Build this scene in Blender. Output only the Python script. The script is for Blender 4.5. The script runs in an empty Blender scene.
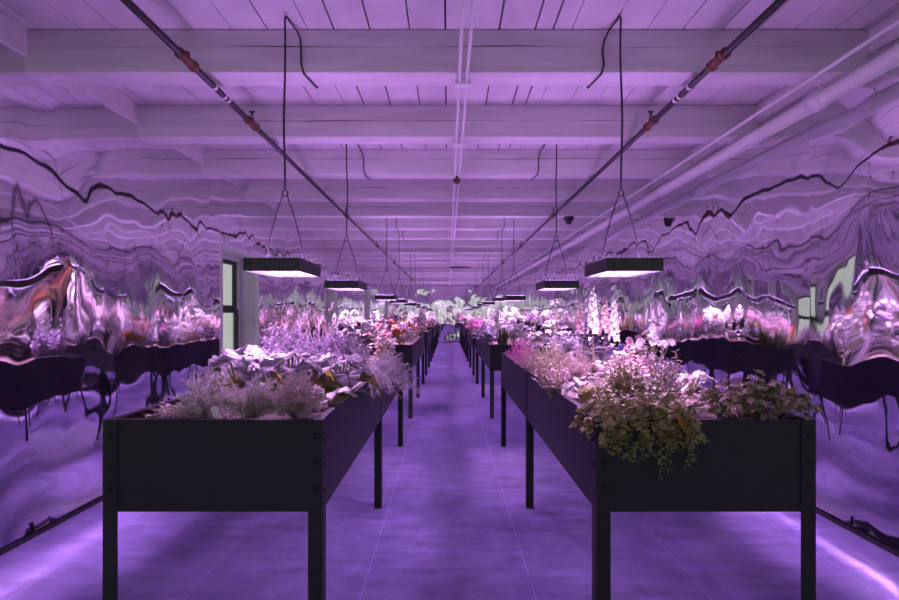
import bpy, math, random
from mathutils import Vector, noise
C = bpy.context.scene.collection
PI = math.pi
F, VX, VY, H = 500.0, 448.0, 315.0, 1.26          # focal length (px), vanishing point, eye height
def X(px, Y): return (px - VX) * Y / F
def Z(py, Y): return H + (VY - py) * Y / F

# ------------------------------------------------------------------ materials
def new_mat(name):
    m = bpy.data.materials.new(name); m.use_nodes = True
    nt = m.node_tree
    return m, nt, nt.nodes['Principled BSDF'], nt.nodes['Material Output']
def simple(name, col, rough=.5, metal=0., bump=0., bscale=40., spec=.5, vary=.0, vscale=6.):
    m, nt, b, o = new_mat(name)
    b.inputs['Base Color'].default_value = (*col, 1); b.inputs['Roughness'].default_value = rough
    b.inputs['Metallic'].default_value = metal; b.inputs['Specular IOR Level'].default_value = spec
    if bump or vary:
        tc = nt.nodes.new('ShaderNodeTexCoord')
    if vary:
        n = nt.nodes.new('ShaderNodeTexNoise'); n.inputs['Scale'].default_value = vscale; n.inputs['Detail'].default_value = 6
        nt.links.new(tc.outputs['Object'], n.inputs['Vector'])
        r = nt.nodes.new('ShaderNodeValToRGB')
        r.color_ramp.elements[0].position = .3; r.color_ramp.elements[1].position = .7
        r.color_ramp.elements[0].color = (*[c * (1 - vary) for c in col], 1)
        r.color_ramp.elements[1].color = (*[min(1, c * (1 + vary)) for c in col], 1)
        nt.links.new(n.outputs['Fac'], r.inputs['Fac']); nt.links.new(r.outputs['Color'], b.inputs['Base Color'])
    if bump:
        n = nt.nodes.new('ShaderNodeTexNoise'); n.inputs['Scale'].default_value = bscale; n.inputs['Detail'].default_value = 5
        nt.links.new(tc.outputs['Object'], n.inputs['Vector'])
        bp = nt.nodes.new('ShaderNodeBump'); bp.inputs['Strength'].default_value = bump; bp.inputs['Distance'].default_value = .01
        nt.links.new(n.outputs['Fac'], bp.inputs['Height']); nt.links.new(bp.outputs['Normal'], b.inputs['Normal'])
    return m
_leaf = {}
def leaf_mat(name, cols, rough=.5, trans=.3):
    """foliage: one of a few tints per leaf (random per island), partly translucent"""
    if name in _leaf: return _leaf[name]
    m, nt, b, o = new_mat(name)
    g = nt.nodes.new('ShaderNodeNewGeometry'); r = nt.nodes.new('ShaderNodeValToRGB')
    el = r.color_ramp.elements
    while len(el) < len(cols): el.new(.5)
    for i, c in enumerate(cols):
        el[i].position = i / max(1, len(cols) - 1); el[i].color = (*c, 1)
    nt.links.new(g.outputs['Random Per Island'], r.inputs['Fac'])
    col = r.outputs['Color']
    if name.startswith('cabb'):                         # dark purple ribs of the leaf itself
        at = nt.nodes.new('ShaderNodeAttribute'); at.attribute_name = 'rib'
        mx_ = nt.nodes.new('ShaderNodeMix'); mx_.data_type = 'RGBA'; mx_.inputs[7].default_value = (.10, .05, .13, 1)
        ml = nt.nodes.new('ShaderNodeMath'); ml.operation = 'MULTIPLY'; ml.inputs[1].default_value = .92
        nt.links.new(at.outputs['Fac'], ml.inputs[0]); nt.links.new(ml.outputs[0], mx_.inputs[0]); nt.links.new(col, mx_.inputs[6]); col = mx_.outputs[2]
    nt.links.new(col, b.inputs['Base Color'])
    b.inputs['Roughness'].default_value = rough; b.inputs['Specular IOR Level'].default_value = .4
    t = nt.nodes.new('ShaderNodeBsdfTranslucent'); nt.links.new(col, t.inputs['Color'])
    mx = nt.nodes.new('ShaderNodeMixShader'); mx.inputs['Fac'].default_value = trans
    nt.links.new(b.outputs[0], mx.inputs[1]); nt.links.new(t.outputs[0], mx.inputs[2]); nt.links.new(mx.outputs[0], o.inputs['Surface'])
    _leaf[name] = m
    return m

M = {}
M['metal'] = simple('charcoal_powder_coat', (.024, .022, .029), .55, .0, .06, 300, .3)
M['bolt'] = simple('dark_bolt_steel', (.06, .06, .07), .3, .9)
M['soil'] = simple('potting_soil', (.24, .18, .17), .95, 0, 1.0, 120, .2, .6, 60)
M['paint'] = simple('white_wall_paint', (.62, .60, .60), .6, 0, .12, 18, .3, .07, 3)
M['plank'] = simple('white_painted_plank', (.60, .585, .585), .6, 0, .15, 25, .3, .10, 4)
M['gap'] = simple('plank_gap_shadow_board', (.05, .045, .05), .9)
M['pipe'] = simple('dark_iron_pipe', (.045, .038, .045), .45, .3, .1, 90)
M['rust'] = simple('rust_red_coupling', (.13, .045, .028), .6, .2, .4, 90, .4, .3, 50)
M['ring'] = simple('pale_pipe_tape', (.6, .58, .58), .5)
M['wpipe'] = simple('white_painted_pipe', (.66, .64, .66), .4, 0, .05, 60)
M['cord'] = simple('black_rubber_cord', (.02, .018, .022), .5)
M['housing'] = simple('black_lamp_housing', (.022, .024, .028), .4, .2)
M['baffle'] = simple('dark_baffle_metal', (.035, .03, .04), .5)
M['vent'] = simple('grey_vent_slot', (.05, .055, .06), .5, .4)
M['frame'] = simple('black_window_metal', (.02, .022, .024), .45)
M['cas'] = simple('white_window_casing', (.72, .73, .71), .45)
M['base'] = simple('dark_base_strip', (.03, .027, .035), .4, .3, .6, 30)
M['white'] = simple('white_plastic', (.8, .8, .8), .4)
M['twig'] = simple('pale_twig', (.6, .48, .46), .6)
M['stem'] = simple('green_stem', (.22, .22, .10), .6)

def timber():
    m, nt, b, o = new_mat('white_painted_timber')
    tc = nt.nodes.new('ShaderNodeTexCoord')
    mp = nt.nodes.new('ShaderNodeMapping'); mp.inputs['Scale'].default_value = (1.2, 6, 9)
    nt.links.new(tc.outputs['Object'], mp.inputs['Vector'])
    n = nt.nodes.new('ShaderNodeTexNoise'); n.inputs['Scale'].default_value = 2.0; n.inputs['Detail'].default_value = 7
    nt.links.new(mp.outputs[0], n.inputs['Vector'])
    r = nt.nodes.new('ShaderNodeValToRGB'); r.color_ramp.elements[0].position = .25; r.color_ramp.elements[1].position = .7
    r.color_ramp.elements[0].color = (.50, .485, .48, 1); r.color_ramp.elements[1].color = (.62, .605, .60, 1)
    nt.links.new(n.outputs['Fac'], r.inputs['Fac']); nt.links.new(r.outputs['Color'], b.inputs['Base Color'])
    bp = nt.nodes.new('ShaderNodeBump'); bp.inputs['Strength'].default_value = .25; bp.inputs['Distance'].default_value = .01
    nt.links.new(n.outputs['Fac'], bp.inputs['Height']); nt.links.new(bp.outputs['Normal'], b.inputs['Normal'])
    b.inputs['Roughness'].default_value = .55
    return m
M['timber'] = timber()
M['crack'] = simple('dark_timber_crack', (.10, .085, .085), .9)

def floor_mat():
    m, nt, b, o = new_mat('violet_grey_floor_paint')
    tc = nt.nodes.new('ShaderNodeTexCoord')
    mp = nt.nodes.new('ShaderNodeMapping'); mp.inputs['Rotation'].default_value = (0, 0, PI / 2); mp.inputs['Location'].default_value = (0, .39, 0)
    nt.links.new(tc.outputs['Object'], mp.inputs['Vector'])
    br = nt.nodes.new('ShaderNodeTexBrick'); br.offset = .5
    br.inputs['Scale'].default_value = 1; br.inputs['Brick Width'].default_value = 60; br.inputs['Row Height'].default_value = .78
    br.inputs['Mortar Size'].default_value = .003; br.inputs['Mortar Smooth'].default_value = .3
    br.inputs['Color1'].default_value = (.95, .95, .95, 1); br.inputs['Color2'].default_value = (1.0, 1.0, 1.0, 1); br.inputs['Mortar'].default_value = (1.45, 1.45, 1.4, 1)
    nt.links.new(mp.outputs[0], br.inputs['Vector'])
    n = nt.nodes.new('ShaderNodeTexNoise'); n.inputs['Scale'].default_value = 1.6; n.inputs['Detail'].default_value = 8; n.inputs['Roughness'].default_value = .65
    mp2 = nt.nodes.new('ShaderNodeMapping'); mp2.inputs['Scale'].default_value = (1.3, .8, 1)
    nt.links.new(tc.outputs['Object'], mp2.inputs['Vector']); nt.links.new(mp2.outputs[0], n.inputs['Vector'])
    r = nt.nodes.new('ShaderNodeValToRGB'); r.color_ramp.elements[0].position = .3; r.color_ramp.elements[1].position = .72
    r.color_ramp.elements[0].color = FLOOR_A; r.color_ramp.elements[1].color = FLOOR_B
    nt.links.new(n.outputs['Fac'], r.inputs['Fac'])
    w = nt.nodes.new('ShaderNodeTexNoise'); w.inputs['Scale'].default_value = 5; w.inputs['Detail'].default_value = 6
    mp3 = nt.nodes.new('ShaderNodeMapping'); mp3.inputs['Scale'].default_value = (.8, 2.6, 1); mp3.inputs['Rotation'].default_value = (0, 0, .6)
    nt.links.new(tc.outputs['Object'], mp3.inputs['Vector']); nt.links.new(mp3.outputs[0], w.inputs['Vector'])
    r2 = nt.nodes.new('ShaderNodeValToRGB'); r2.color_ramp.elements[0].color = (.72, .72, .74, 1); r2.color_ramp.elements[1].color = (1.12, 1.12, 1.1, 1)
    r2.color_ramp.elements[0].position = .3; r2.color_ramp.elements[1].position = .7
    nt.links.new(w.outputs['Fac'], r2.inputs['Fac'])
    def mul(a, c):
        x = nt.nodes.new('ShaderNodeMix'); x.data_type = 'RGBA'; x.blend_type = 'MULTIPLY'; x.inputs[0].default_value = 1
        nt.links.new(a, x.inputs[6]); nt.links.new(c, x.inputs[7]); return x.outputs[2]
    nt.links.new(mul(mul(r.outputs['Color'], r2.outputs['Color']), br.outputs['Color']), b.inputs['Base Color'])
    rr = nt.nodes.new('ShaderNodeMapRange'); rr.inputs[3].default_value = .38; rr.inputs[4].default_value = .62
    nt.links.new(n.outputs['Fac'], rr.inputs[0]); nt.links.new(rr.outputs[0], b.inputs['Roughness'])
    b.inputs['Specular IOR Level'].default_value = .35
    bp = nt.nodes.new('ShaderNodeBump'); bp.inputs['Strength'].default_value = .1; bp.inputs['Distance'].default_value = .01
    nt.links.new(w.outputs['Fac'], bp.inputs['Height']); nt.links.new(bp.outputs['Normal'], b.inputs['Normal'])
    return m
FLOOR_A = (.17, .135, .38, 1); FLOOR_B = (.43, .35, .76, 1)
M['floor'] = floor_mat()
M['foil'] = simple('silver_mirror_foil', (.82, .81, .84), .035, 1.0)
LAMP_COL = (.84, .43, 1.0)
LAMP_STR = 95.0
def led_mat():
    m, nt, b, o = new_mat('pink_violet_led_board')
    tc = nt.nodes.new('ShaderNodeTexCoord')
    v = nt.nodes.new('ShaderNodeTexWave'); v.wave_type = 'BANDS'; v.bands_direction = 'X'; v.inputs['Scale'].default_value = 5.5
    nt.links.new(tc.outputs['Object'], v.inputs['Vector'])
    mr = nt.nodes.new('ShaderNodeMapRange'); mr.inputs[3].default_value = .35 * LAMP_STR; mr.inputs[4].default_value = 1.5 * LAMP_STR
    nt.links.new(v.outputs['Fac'], mr.inputs[0])
    b.inputs['Base Color'].default_value = (.1, .1, .1, 1)
    b.inputs['Emission Color'].default_value = (*LAMP_COL, 1)
    nt.links.new(mr.outputs[0], b.inputs['Emission Strength'])
    return m
M['led'] = led_mat()
UP_COL, UP_STR = (.66, .31, 1.0), 21.0  # upward fill light, added to brighten the ceiling
M['up'] = simple('added_violet_fill', (.1, .1, .1)); M['up'].node_tree.nodes['Principled BSDF'].inputs['Emission Color'].default_value = (*UP_COL, 1); M['up'].node_tree.nodes['Principled BSDF'].inputs['Emission Strength'].default_value = UP_STR
def pane_mat():
    m, nt, b, o = new_mat('window_glass')
    t = nt.nodes.new('ShaderNodeBsdfTransparent'); t.inputs['Color'].default_value = (.84, .85, .84, 1)
    g = nt.nodes.new('ShaderNodeBsdfGlossy'); g.inputs['Roughness'].default_value = .02
    mx = nt.nodes.new('ShaderNodeMixShader'); mx.inputs[0].default_value = .1
    nt.links.new(t.outputs[0], mx.inputs[1]); nt.links.new(g.outputs[0], mx.inputs[2]); nt.links.new(mx.outputs[0], o.inputs['Surface'])
    return m
M['pane'] = pane_mat()

# ------------------------------------------------------------------ mesh builder
class MB:
    def __init__(s): s.v, s.f, s.sm, s.c = [], [], [], []
    def add(s, vs, fs, smooth=False):
        k = len(s.v); s.v += [tuple(v) for v in vs]
        s.f += [tuple(i + k for i in f) for f in fs]; s.sm += [smooth] * len(fs)
    def box(s, x0, x1, y0, y1, z0, z1):
        s.add([(x0,y0,z0),(x1,y0,z0),(x1,y1,z0),(x0,y1,z0),(x0,y0,z1),(x1,y0,z1),(x1,y1,z1),(x0,y1,z1)],
              [(0,3,2,1),(4,5,6,7),(0,1,5,4),(1,2,6,5),(2,3,7,6),(3,0,4,7)])
    def tube(s, pts, r, n=8, r1=None, cap=True):
        pts = [Vector(p) for p in pts]; k = len(pts); vs, fs = [], []
        prev = None
        for i, p in enumerate(pts):
            d = (pts[min(i+1, k-1)] - pts[max(i-1, 0)])
            d = d.normalized() if d.length > 1e-9 else Vector((0, 0, 1))
            if prev is None:
                a = d.cross(Vector((0, 0, 1)))
                if a.length < .1: a = d.cross(Vector((1, 0, 0)))
            else:
                a = prev - d * prev.dot(d)
                if a.length < 1e-4: a = d.orthogonal()
            a.normalize(); prev = a; b = d.cross(a)
            rr = r if r1 is None else r + (r1 - r) * i / max(1, k - 1)
            for j in range(n):
                t = 2 * PI * j / n
                vs.append(p + (a * math.cos(t) + b * math.sin(t)) * rr)
        for i in range(k - 1):
            for j in range(n):
                j2 = (j + 1) % n
                fs.append((i*n+j, i*n+j2, (i+1)*n+j2, (i+1)*n+j))
        if cap: fs.append(tuple(range(n))[::-1]); fs.append(tuple((k-1)*n+j for j in range(n)))
        s.add(vs, fs, True)
    def blob(s, p, r, sx=1, sz=1):
        p = Vector(p)
        vs = [p + Vector((r*sx*math.cos(a), r*sx*math.sin(a), 0)) for a in (0, PI/3, 2*PI/3, PI, 4*PI/3, 5*PI/3)]
        vs = [p + Vector((0, 0, -r*sz))] + [v - Vector((0,0,.0)) for v in vs] + [p + Vector((0, 0, r*sz))]
        fs = [(0, 1 + (i+1) % 6, 1 + i) for i in range(6)] + [(7, 1 + i, 1 + (i+1) % 6) for i in range(6)]
        s.add(vs, fs, True)
    def mesh(s, name, mat):
        me = bpy.data.meshes.new(name); me.from_pydata(s.v, [], s.f)
        me.polygons.foreach_set('use_smooth', s.sm); me.materials.append(mat); me.update()
        if len(s.c) == len(s.v) and s.c: me.attributes.new('rib', 'FLOAT', 'POINT').data.foreach_set('value', s.c)
        return me
    def build(s, name, mat, parent=None, bevel=0):
        return link(name, s.mesh(name, mat), parent, bevel=bevel)
def link(name, me, parent=None, loc=(0,0,0), bevel=0):
    o = bpy.data.objects.new(name, me); C.objects.link(o); o.location = loc
    if parent: o.parent = parent
    if bevel:
        md = o.modifiers.new('edge', 'BEVEL'); md.width = bevel; md.segments = 2; md.limit_method = 'ANGLE'
    return o
def tag(o, label, cat, group=None, kind=None):
    o['label'] = label; o['category'] = cat
    if group: o['group'] = group
    if kind: o['kind'] = kind
    return o
def empty(name, loc=(0,0,0), rz=0):
    o = bpy.data.objects.new(name, None); C.objects.link(o); o.location = loc; o.rotation_euler = (0, 0, rz)
    o.empty_display_size = .05
    return o
def structure(o, label, cat): return tag(o, label, cat, kind='structure')

# ------------------------------------------------------------------ the room
XL, XR, Y0, Y1, ZC, ZB, ZF = -2.36, 2.36, -3.0, 22.7, 2.85, 2.605, 2.70
m = MB(); m.box(XL-.3, XR+.3, Y0-.3, Y1+.3, -.1, 0); structure(m.build('floor', M['floor']), 'violet grey painted floor with faint straight seams between the planters', 'floor')
rnd = random.Random(3)
m = MB(); x = XL - .05
while x < XR + .05:
    w = rnd.choice((.10, .15, .2, .2, .22)); m.box(x, x + w - rnd.choice((.004, .008, .010)), Y0, Y1, ZC, ZC + .03); x += w
ce = m.build('ceiling', M['plank']); structure(ce, 'white painted plank ceiling above the beams', 'ceiling')
m = MB(); m.box(XL-.3, XR+.3, Y0-.2, Y1+.2, ZC+.031, ZC+.06); m.build('backing_board', M['gap'], ce)
nb = 26
ORD = ['first','second','third','fourth','fifth','sixth','seventh','eighth','ninth','tenth','eleventh','twelfth','thirteenth','fourteenth','fifteenth','sixteenth','seventeenth','eighteenth','nineteenth','twentieth']
k = 0
for i in range(-5, 20):
    y = 2.778 + i * 1.003
    m = MB()
    m.box(XL - .02, XR + .02, y, y + .165, ZB, ZC - .001)
    o = m.build('ceiling_beam', M['timber'], bevel=.008)
    lab = 'white painted timber ceiling beam, %s one from the near end of the view' % ORD[i] if i >= 0 else 'white painted timber ceiling beam above and behind the camera'
    tag(o, lab, 'beam', 'white ceiling beams', 'structure')
    if 0 <= i < 5:                                    # the long drying crack along the face
        m = MB(); n = 60; vs = []; fs = []; rr = random.Random(i)
        zc = ZB + rr.uniform(.12, .15)
        for q in range(n + 1):
            xx = XL + .1 + (XR - XL - .2) * q / n
            zz = zc + .008 * noise.noise((xx * 1.3, i * 7.1, 0)) + .003 * noise.noise((xx * 9, i, 3))
            t = max(.0004, .0045 * (noise.noise((xx * 1.7, 5, i * 3.3)) + .25))
            vs += [(xx, y - .0012, zz - t), (xx, y - .0012, zz + t)]
        fs = [(2*q, 2*q+2, 2*q+3, 2*q+1) for q in range(n)]
        m.add(vs, fs); m.build('crack', M['crack'], o)

WIN = [(.75, 1.75), (5.22, 6.2), (9.6, 10.6), (14.1, 15.1), (18.6, 19.6)]
WZ0, WZ1 = .62, 1.96
def holed(mb, x0, x1, wins):
    y = Y0
    for a, b in wins:
        mb.box(x0, x1, y, a, 0, ZC); mb.box(x0, x1, a, b, 0, WZ0); mb.box(x0, x1, a, b, WZ1, ZC); y = b
    mb.box(x0, x1, y, Y1 + .3, 0, ZC)
m = MB(); holed(m, XL - .29, XL - .03, WIN); structure(m.build('wall_left', M['paint']), 'white wall with sash windows behind the mirror foil', 'wall')
m = MB(); m.box(XR + .03, XR + .29, Y0, Y1 + .3, 0, ZC); structure(m.build('wall_right', M['paint']), 'white wall behind the mirror foil under the white pipe', 'wall')
m = MB(); m.box(XL - .03, XR + .03, Y1 + .03, Y1 + .3, 0, ZC); structure(m.build('wall_back', M['paint']), 'white end wall behind the mirror foil', 'wall')
m = MB()
for a, b in ((XL-.29, -2.2), (-.06, .06), (2.2, XR+.29)): m.box(a, b, Y0-.25, Y0, 0, ZC)
for a, b in ((-2.2, -.06), (.06, 2.2)):
    m.box(a, b, Y0-.25, Y0, 0, .25); m.box(a, b, Y0-.25, Y0, 2.65, ZC)  # made-up rear openings, widened to let in more daylight from behind
structure(m.build('wall_front', M['paint']), 'unseen white wall behind the camera with two tall openings added for daylight', 'wall')
# painted plates above the foil
for n_, (a, b, y0, y1) in enumerate(((XL-.03, XL+.022, Y0, Y1), (XR-.022, XR+.03, Y0, Y1))):
    m = MB(); m.box(a, b, y0, y1, ZF, ZC - .002)
    structure(m.build('trim_%d' % (n_+1), M['timber']), 'white timber plate along the ceiling edge over the ' + ('windowed wall' if n_ == 0 else 'wall with white pipe'), 'trim')
for n_, (a, b) in enumerate(((XL-.03, XL+.02), (XR-.02, XR+.03))):
    m = MB(); rr = random.Random(n_)
    pts = [((a+b)/2, Y0 + q*.13, .03 + rr.uniform(-.006, .006)) for q in range(int((Y1-Y0)/.13))]
    m.box(a, b, Y0, Y1, 0.0, .028); m.tube([(p[0]+(.012 if n_==0 else -.012)+rr.uniform(-.006,.006), p[1], p[2]+.006) for p in pts], .010, 6)
    structure(m.build('baseboard_left' if n_ == 0 else 'baseboard_right', M['base']), 'dark rough base strip along the floor under the foil of the ' + ('windowed wall' if n_ == 0 else 'wall with white pipe'), 'baseboard')

# mirror foil, hung in rippled sheets
def ripple(y, z, seed):
    g = 1 + 1.3*max(0., min(1., (1.15-z)/.6))
    v = .010 * noise.noise((y*.9, z*.9, seed)) + g*0.0062 * noise.noise((y*2.0+9, z*1.8, seed+5))
    v += g*0.0030 * noise.noise((y*4.6, z*2.6, seed+11)) + .0011 * noise.noise((y*9.5, z*6, seed+17)) 
    return v
BUMPS = {1: [(3.1, 1.75, .22, .34, .030), (4.0, 1.8, .2, .3, .022), (3.6, .55, .3, .3, .02), (2.75, .6, .2, .25, .02), (4.6, 1.7, .15, .3, .018), (7.6, 1.8, .3, .3, .02), (8.6, 1.75, .25, .3, .02)],
         -1: [(2.78, 2.0, .26, .50, .060), (4.05, 1.8, .18, .32, .025), (4.65, 1.75, .2, .32, .026), (5.6, 1.8, .25, .3, .02), (3.0, .5, .18, .3, .03), (3.6, .45, .3, .25, .015), (6.8, 1.8, .3, .3, .02), (8.2, 1.8, .3, .3, .02)]}
def loose(y, z, sgn):
    """pockets where the film hangs loose, and its flare out at the floor"""
    v = .72*sum(a*math.exp(-((y-b)/p)**2 - ((z-c)/q)**2) for b, c, p, q, a in BUMPS[sgn] if abs(y-b) < 3*p)
    if z < .28: v += .577*(.28-z)**2
    return v
def foil(x, y0, y1, sgn, seed, label, wins=(), z0=.05):
    st = .028
    ny = max(2, int((y1-y0)/st)); nz = int((ZF-z0)/st)
    vs, fs = [], []
    for i in range(ny+1):
        y = y0 + (y1-y0)*i/ny
        for j in range(nz+1):
            z = z0 + (ZF-z0)*j/nz
            vs.append((x + sgn*(ripple(y, z, seed) + loose(y, z, sgn) + .008), y, z))
    for i in range(ny):
        yc = y0 + (y1-y0)*(i+.5)/ny
        for j in range(nz):
            zc = z0 + (ZF-z0)*(j+.5)/nz
            if any(a-.01 < yc < b+.01 and WZ0-.01 < zc < WZ1+.01 for a, b in wins): continue
            q = (i*(nz+1)+j, (i+1)*(nz+1)+j, (i+1)*(nz+1)+j+1, i*(nz+1)+j+1)
            fs.append(q if sgn < 0 else q[::-1])
    m = MB(); m.add(vs, fs, True)
    return tag(m.build('mirror_foil_sheet', M['foil']), label, 'foil sheet', 'mirror foil sheets on the walls')
foil(XL, Y0, 4.95, 1, 1.3, 'rippled silver foil sheet on the windowed wall, nearest, before the first window', WIN)
foil(XL+.001, 4.95, 9.35, 1, 21.7, 'rippled silver foil sheet around the first window in view', WIN)
foil(XL, 9.35, 13.9, 1, 44.7, 'rippled silver foil sheet around the second window in view', WIN)
foil(XL+.001, 13.9, Y1, 1, 61.7, 'rippled silver foil sheet on the windowed wall, farthest down the room', WIN)
foil(XR, Y0, 3.25, -1, 87.7, 'rippled silver foil sheet under the white pipe, nearest, before the vertical seam')
foil(XR+.002, 3.25, 9.0, -1, 101.2, 'rippled silver foil sheet under the white pipe, just past the vertical seam')
foil(XR, 9.0, Y1, -1, 134.2, 'rippled silver foil sheet under the white pipe, farthest down the room')
# end wall
def foil_end():
    st = .03; nx = int((XR-XL)/st); nz = int(ZF/st); vs, fs = [], []
    for i in range(nx+1):
        x = XL+.02 + (XR-XL-.04)*i/nx
        for j in range(nz+1):
            z = .05 + (ZF-.05)*j/nz
            vs.append((x, Y1 - .01 - 1.6*ripple(x, z, 200), z))
    for i in range(nx):
        for j in range(nz): fs.append((i*(nz+1)+j, (i+1)*(nz+1)+j, (i+1)*(nz+1)+j+1, i*(nz+1)+j+1))
    m = MB(); m.add(vs, fs, True)
    tag(m.build('mirror_foil_sheet', M['foil']), 'rippled silver foil sheet across the far end wall', 'foil sheet', 'mirror foil sheets on the walls')
foil_end()

# windows: deep reveal, black sashes
for n_, (a, b) in enumerate(WIN):
    w = empty('window_%d' % (n_+1), (XL-.25, (a+b)/2, WZ0))
    structure(w, ['tall sash window beside the camera, out of view', 'tall black sash window nearest in view, behind the first planter', 'tall sash window behind the second hanging lamp', 'third sash window down the room', 'farthest sash window down the room'][n_], 'window')
    d = (b-a)/2; h = WZ1-WZ0; mid = h*.53
    m = MB()
    for s in (-1, 1): m.box(-.04, .04, min(s*d, s*(d-.05)), max(s*d, s*(d-.05)), 0, h)
    m.box(-.04, .04, -d+.05, d-.05, 0, .05); m.box(-.04, .04, -d+.05, d-.05, h-.05, h)
    m.build('frame', M['cas'], w)
    for nm, z0, z1, xo in (('upper_sash', mid, h-.05, -.01), ('lower_sash', .05, mid, .012)):
        m = MB(); t = .045
        m.box(xo-.018, xo+.018, -d+.05, -d+.05+t, z0, z1); m.box(xo-.018, xo+.018, d-.05-t, d-.05, z0, z1)
        m.box(xo-.018, xo+.018, -d+.05+t, d-.05-t, z0, z0+t); m.box(xo-.018, xo+.018, -d+.05+t, d-.05-t, z1-t, z1)
        sh = m.build(nm, M['frame'], w)
        m = MB(); m.box(xo-.003, xo+.003, -d+.05+t, d-.05-t, z0+t, z1-t); m.build('pane', M['pane'], sh)
    m = MB()                                           # casing standing proud of the foil
    for s in (-1, 1): m.box(.22, .262, min(s*d, s*(d+.06)), max(s*d, s*(d+.06)), -.02, h+.06)
    m.box(.22, .262, -d, d, h, h+.06); m.box(.04, .29, -d, d, -.03, -.001)
    m.build('casing', M['cas'], w, bevel=.004)

# ------------------------------------------------------------------ overhead pipes
SIDEN = {-1: 'window-side', 1: 'pipe-side'}
for s, px in ((-1, -1.305), (1, 1.35)):
    z = H + 1.275
    t = empty('sprinkler_pipe', (px, Y0, z)); tag(t, 'dark iron sprinkler pipe along the ceiling, above the inner edge of the %s planters' % SIDEN[s], 'pipe', 'dark overhead pipes')
    m = MB(); m.tube([(0, 0, 0), (0, Y1-Y0, 0)], .0175, 12); m.build('pipe_run', M['pipe'], t)
    for yy in (-.6, 2.50, 3.33, 6.4, 9.2, 12.2, 15.2, 18.2):
        m = MB(); q = yy - Y0
        m.tube([(0, q-.055, 0), (0, q+.055, 0)], .023, 12); m.tube([(0, q-.07, 0), (0, q-.05, 0)], .028, 12); m.tube([(0, q+.05, 0), (0, q+.07, 0)], .028, 12)
        m.tube([(0, q, 0), (0, q, .04)], .014, 8)
        m.build('coupling', M['rust'], t)
        if yy > 3 :
            m = MB(); m.tube([(0, q, .05), (0, q, .075)], .008, 6); m.tube([(-.018, q, .078), (.018, q, .078)], .007, 6); m.build('sprinkler_head', M['pipe'], t)
    for q in (2.78, 2.9, 2.95):
        m = MB(); m.tube([(0, q-Y0, 0), (0, q-Y0+.02, 0)], .0185, 12); m.build('tape_band', M['ring'], t)
t = empty('drain_pipe', (2.17, Y0, 2.515)); tag(t, 'thick white painted pipe running under the beams along the wall', 'pipe')
m = MB(); m.tube([(0, 0, 0), (0, Y1-Y0, 0)], .047, 16); m.build('pipe_run', M['wpipe'], t)
for yy in (-.5, 2.92, 5.05, 8.2, 11.4, 14.6, 17.8): 
    m = MB(); m.tube([(0, yy-Y0-.05, 0), (0, yy-Y0+.05, 0)], .055, 16); m.tube([(-.0, yy-Y0, .05), (0, yy-Y0, ZB-2.515+.001)], .006, 6); m.build('pipe_collar', M['wpipe'], t)
def run(name, x, z, r, mat, label, cat, grp=None):
    m = MB(); m.tube([(x, Y0, z), (x, Y1, z)], r, 8); return tag(m.build(name, mat), label, cat, grp)
run('conduit', 2.045, ZB-.015, .012, M['wpipe'], 'thin white conduit beside the thick white pipe', 'conduit')
run('conduit', .064, ZB-.011, .009, M['wpipe'], 'thin white conduit at the ceiling middle, nearer the window side of the pair', 'conduit', 'middle conduits')
run('conduit', .108, ZB-.011, .009, M['wpipe'], 'thin white conduit at the ceiling middle, farther from the windows', 'conduit', 'middle conduits')
for i, yy in enumerate((2.86, 3.865)):
    m = MB(); m.box(.04, .13, yy-.01, yy+.05, ZB-.03, ZB-.0005)
    tag(m.build('conduit_clip', M['wpipe'], bevel=.004), 'small white clip on the middle conduits at the %s beam' % ORD[i], 'clip', 'conduit clips')
t = empty('ceiling_sensor', (.085, 4.86, ZB-.02)); tag(t, 'small rust orange round sensor on the middle conduits', 'sensor')
m = MB(); m.tube([(0,0,.02),(0,0,-.02)], .03, 14); m.tube([(0,0,-.02),(0,0,-.05)], .042, 14, .02); m.build('dome', M['rust'], t)
t = empty('security_camera', (1.66, 6.87, ZB)); tag(t, 'small black dome camera under a far beam near the white pipe', 'camera')
m = MB(); m.tube([(0,0,0),(0,0,-.03)], .07, 16); m.build('base', M['housing'], t)
m = MB(); m.tube([(0,0,-.03),(0,0,-.06),(0,0,-.085),(0,0,-.1)], .06, 16, .025); m.build('dome', M['cord'], t)
m = MB(); m.box(.05, .62, 13.83, 14.1, ZB-.035, ZB-.0005); tag(m.build('air_diffuser', M['housing'], bevel=.005), 'flat dark air diffuser on a far beam over the aisle', 'vent')

# ------------------------------------------------------------------ planters
PZ0, PZ1 = .58, .898
W_, LEN, SEC = .758, 3.10, 1.55
PY = [1.724 + i*4.36 for i in range(5)]
PXC = {-1: -.812, 1: .890}
def panel(x0, x1, y0, y1):
    m = MB(); m.box(x0, x1, y0, y1, PZ0, PZ1); return m
def leg_mesh():                                        # an angle iron corner
    m = MB(); m.add([], []); return m
_me = {}
def cached(key, fn):
    if key not in _me: _me[key] = fn()
    return _me[key]
hw = W_/2
def mk_end(): m = MB(); m.box(-hw+.004, hw-.004, 0.004, .012, PZ0, PZ1-.004); m.box(-hw+.004, hw-.004, .004, .03, PZ1-.004, PZ1); return m.mesh('end_panel', M['metal'])
def mk_side(s):
    m = MB(); a, b = (hw-.012, hw-.004) if s > 0 else (-hw+.004, -hw+.012)
    m.box(a, b, .0125, SEC-.004, PZ0, PZ1-.004)
    a2, b2 = (hw-.03, hw-.004) if s > 0 else (-hw+.004, -hw+.03)
    m.box(a2, b2, .0305, SEC-.004, PZ1-.004, PZ1); return m.mesh('side_panel', M['metal'])
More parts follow.
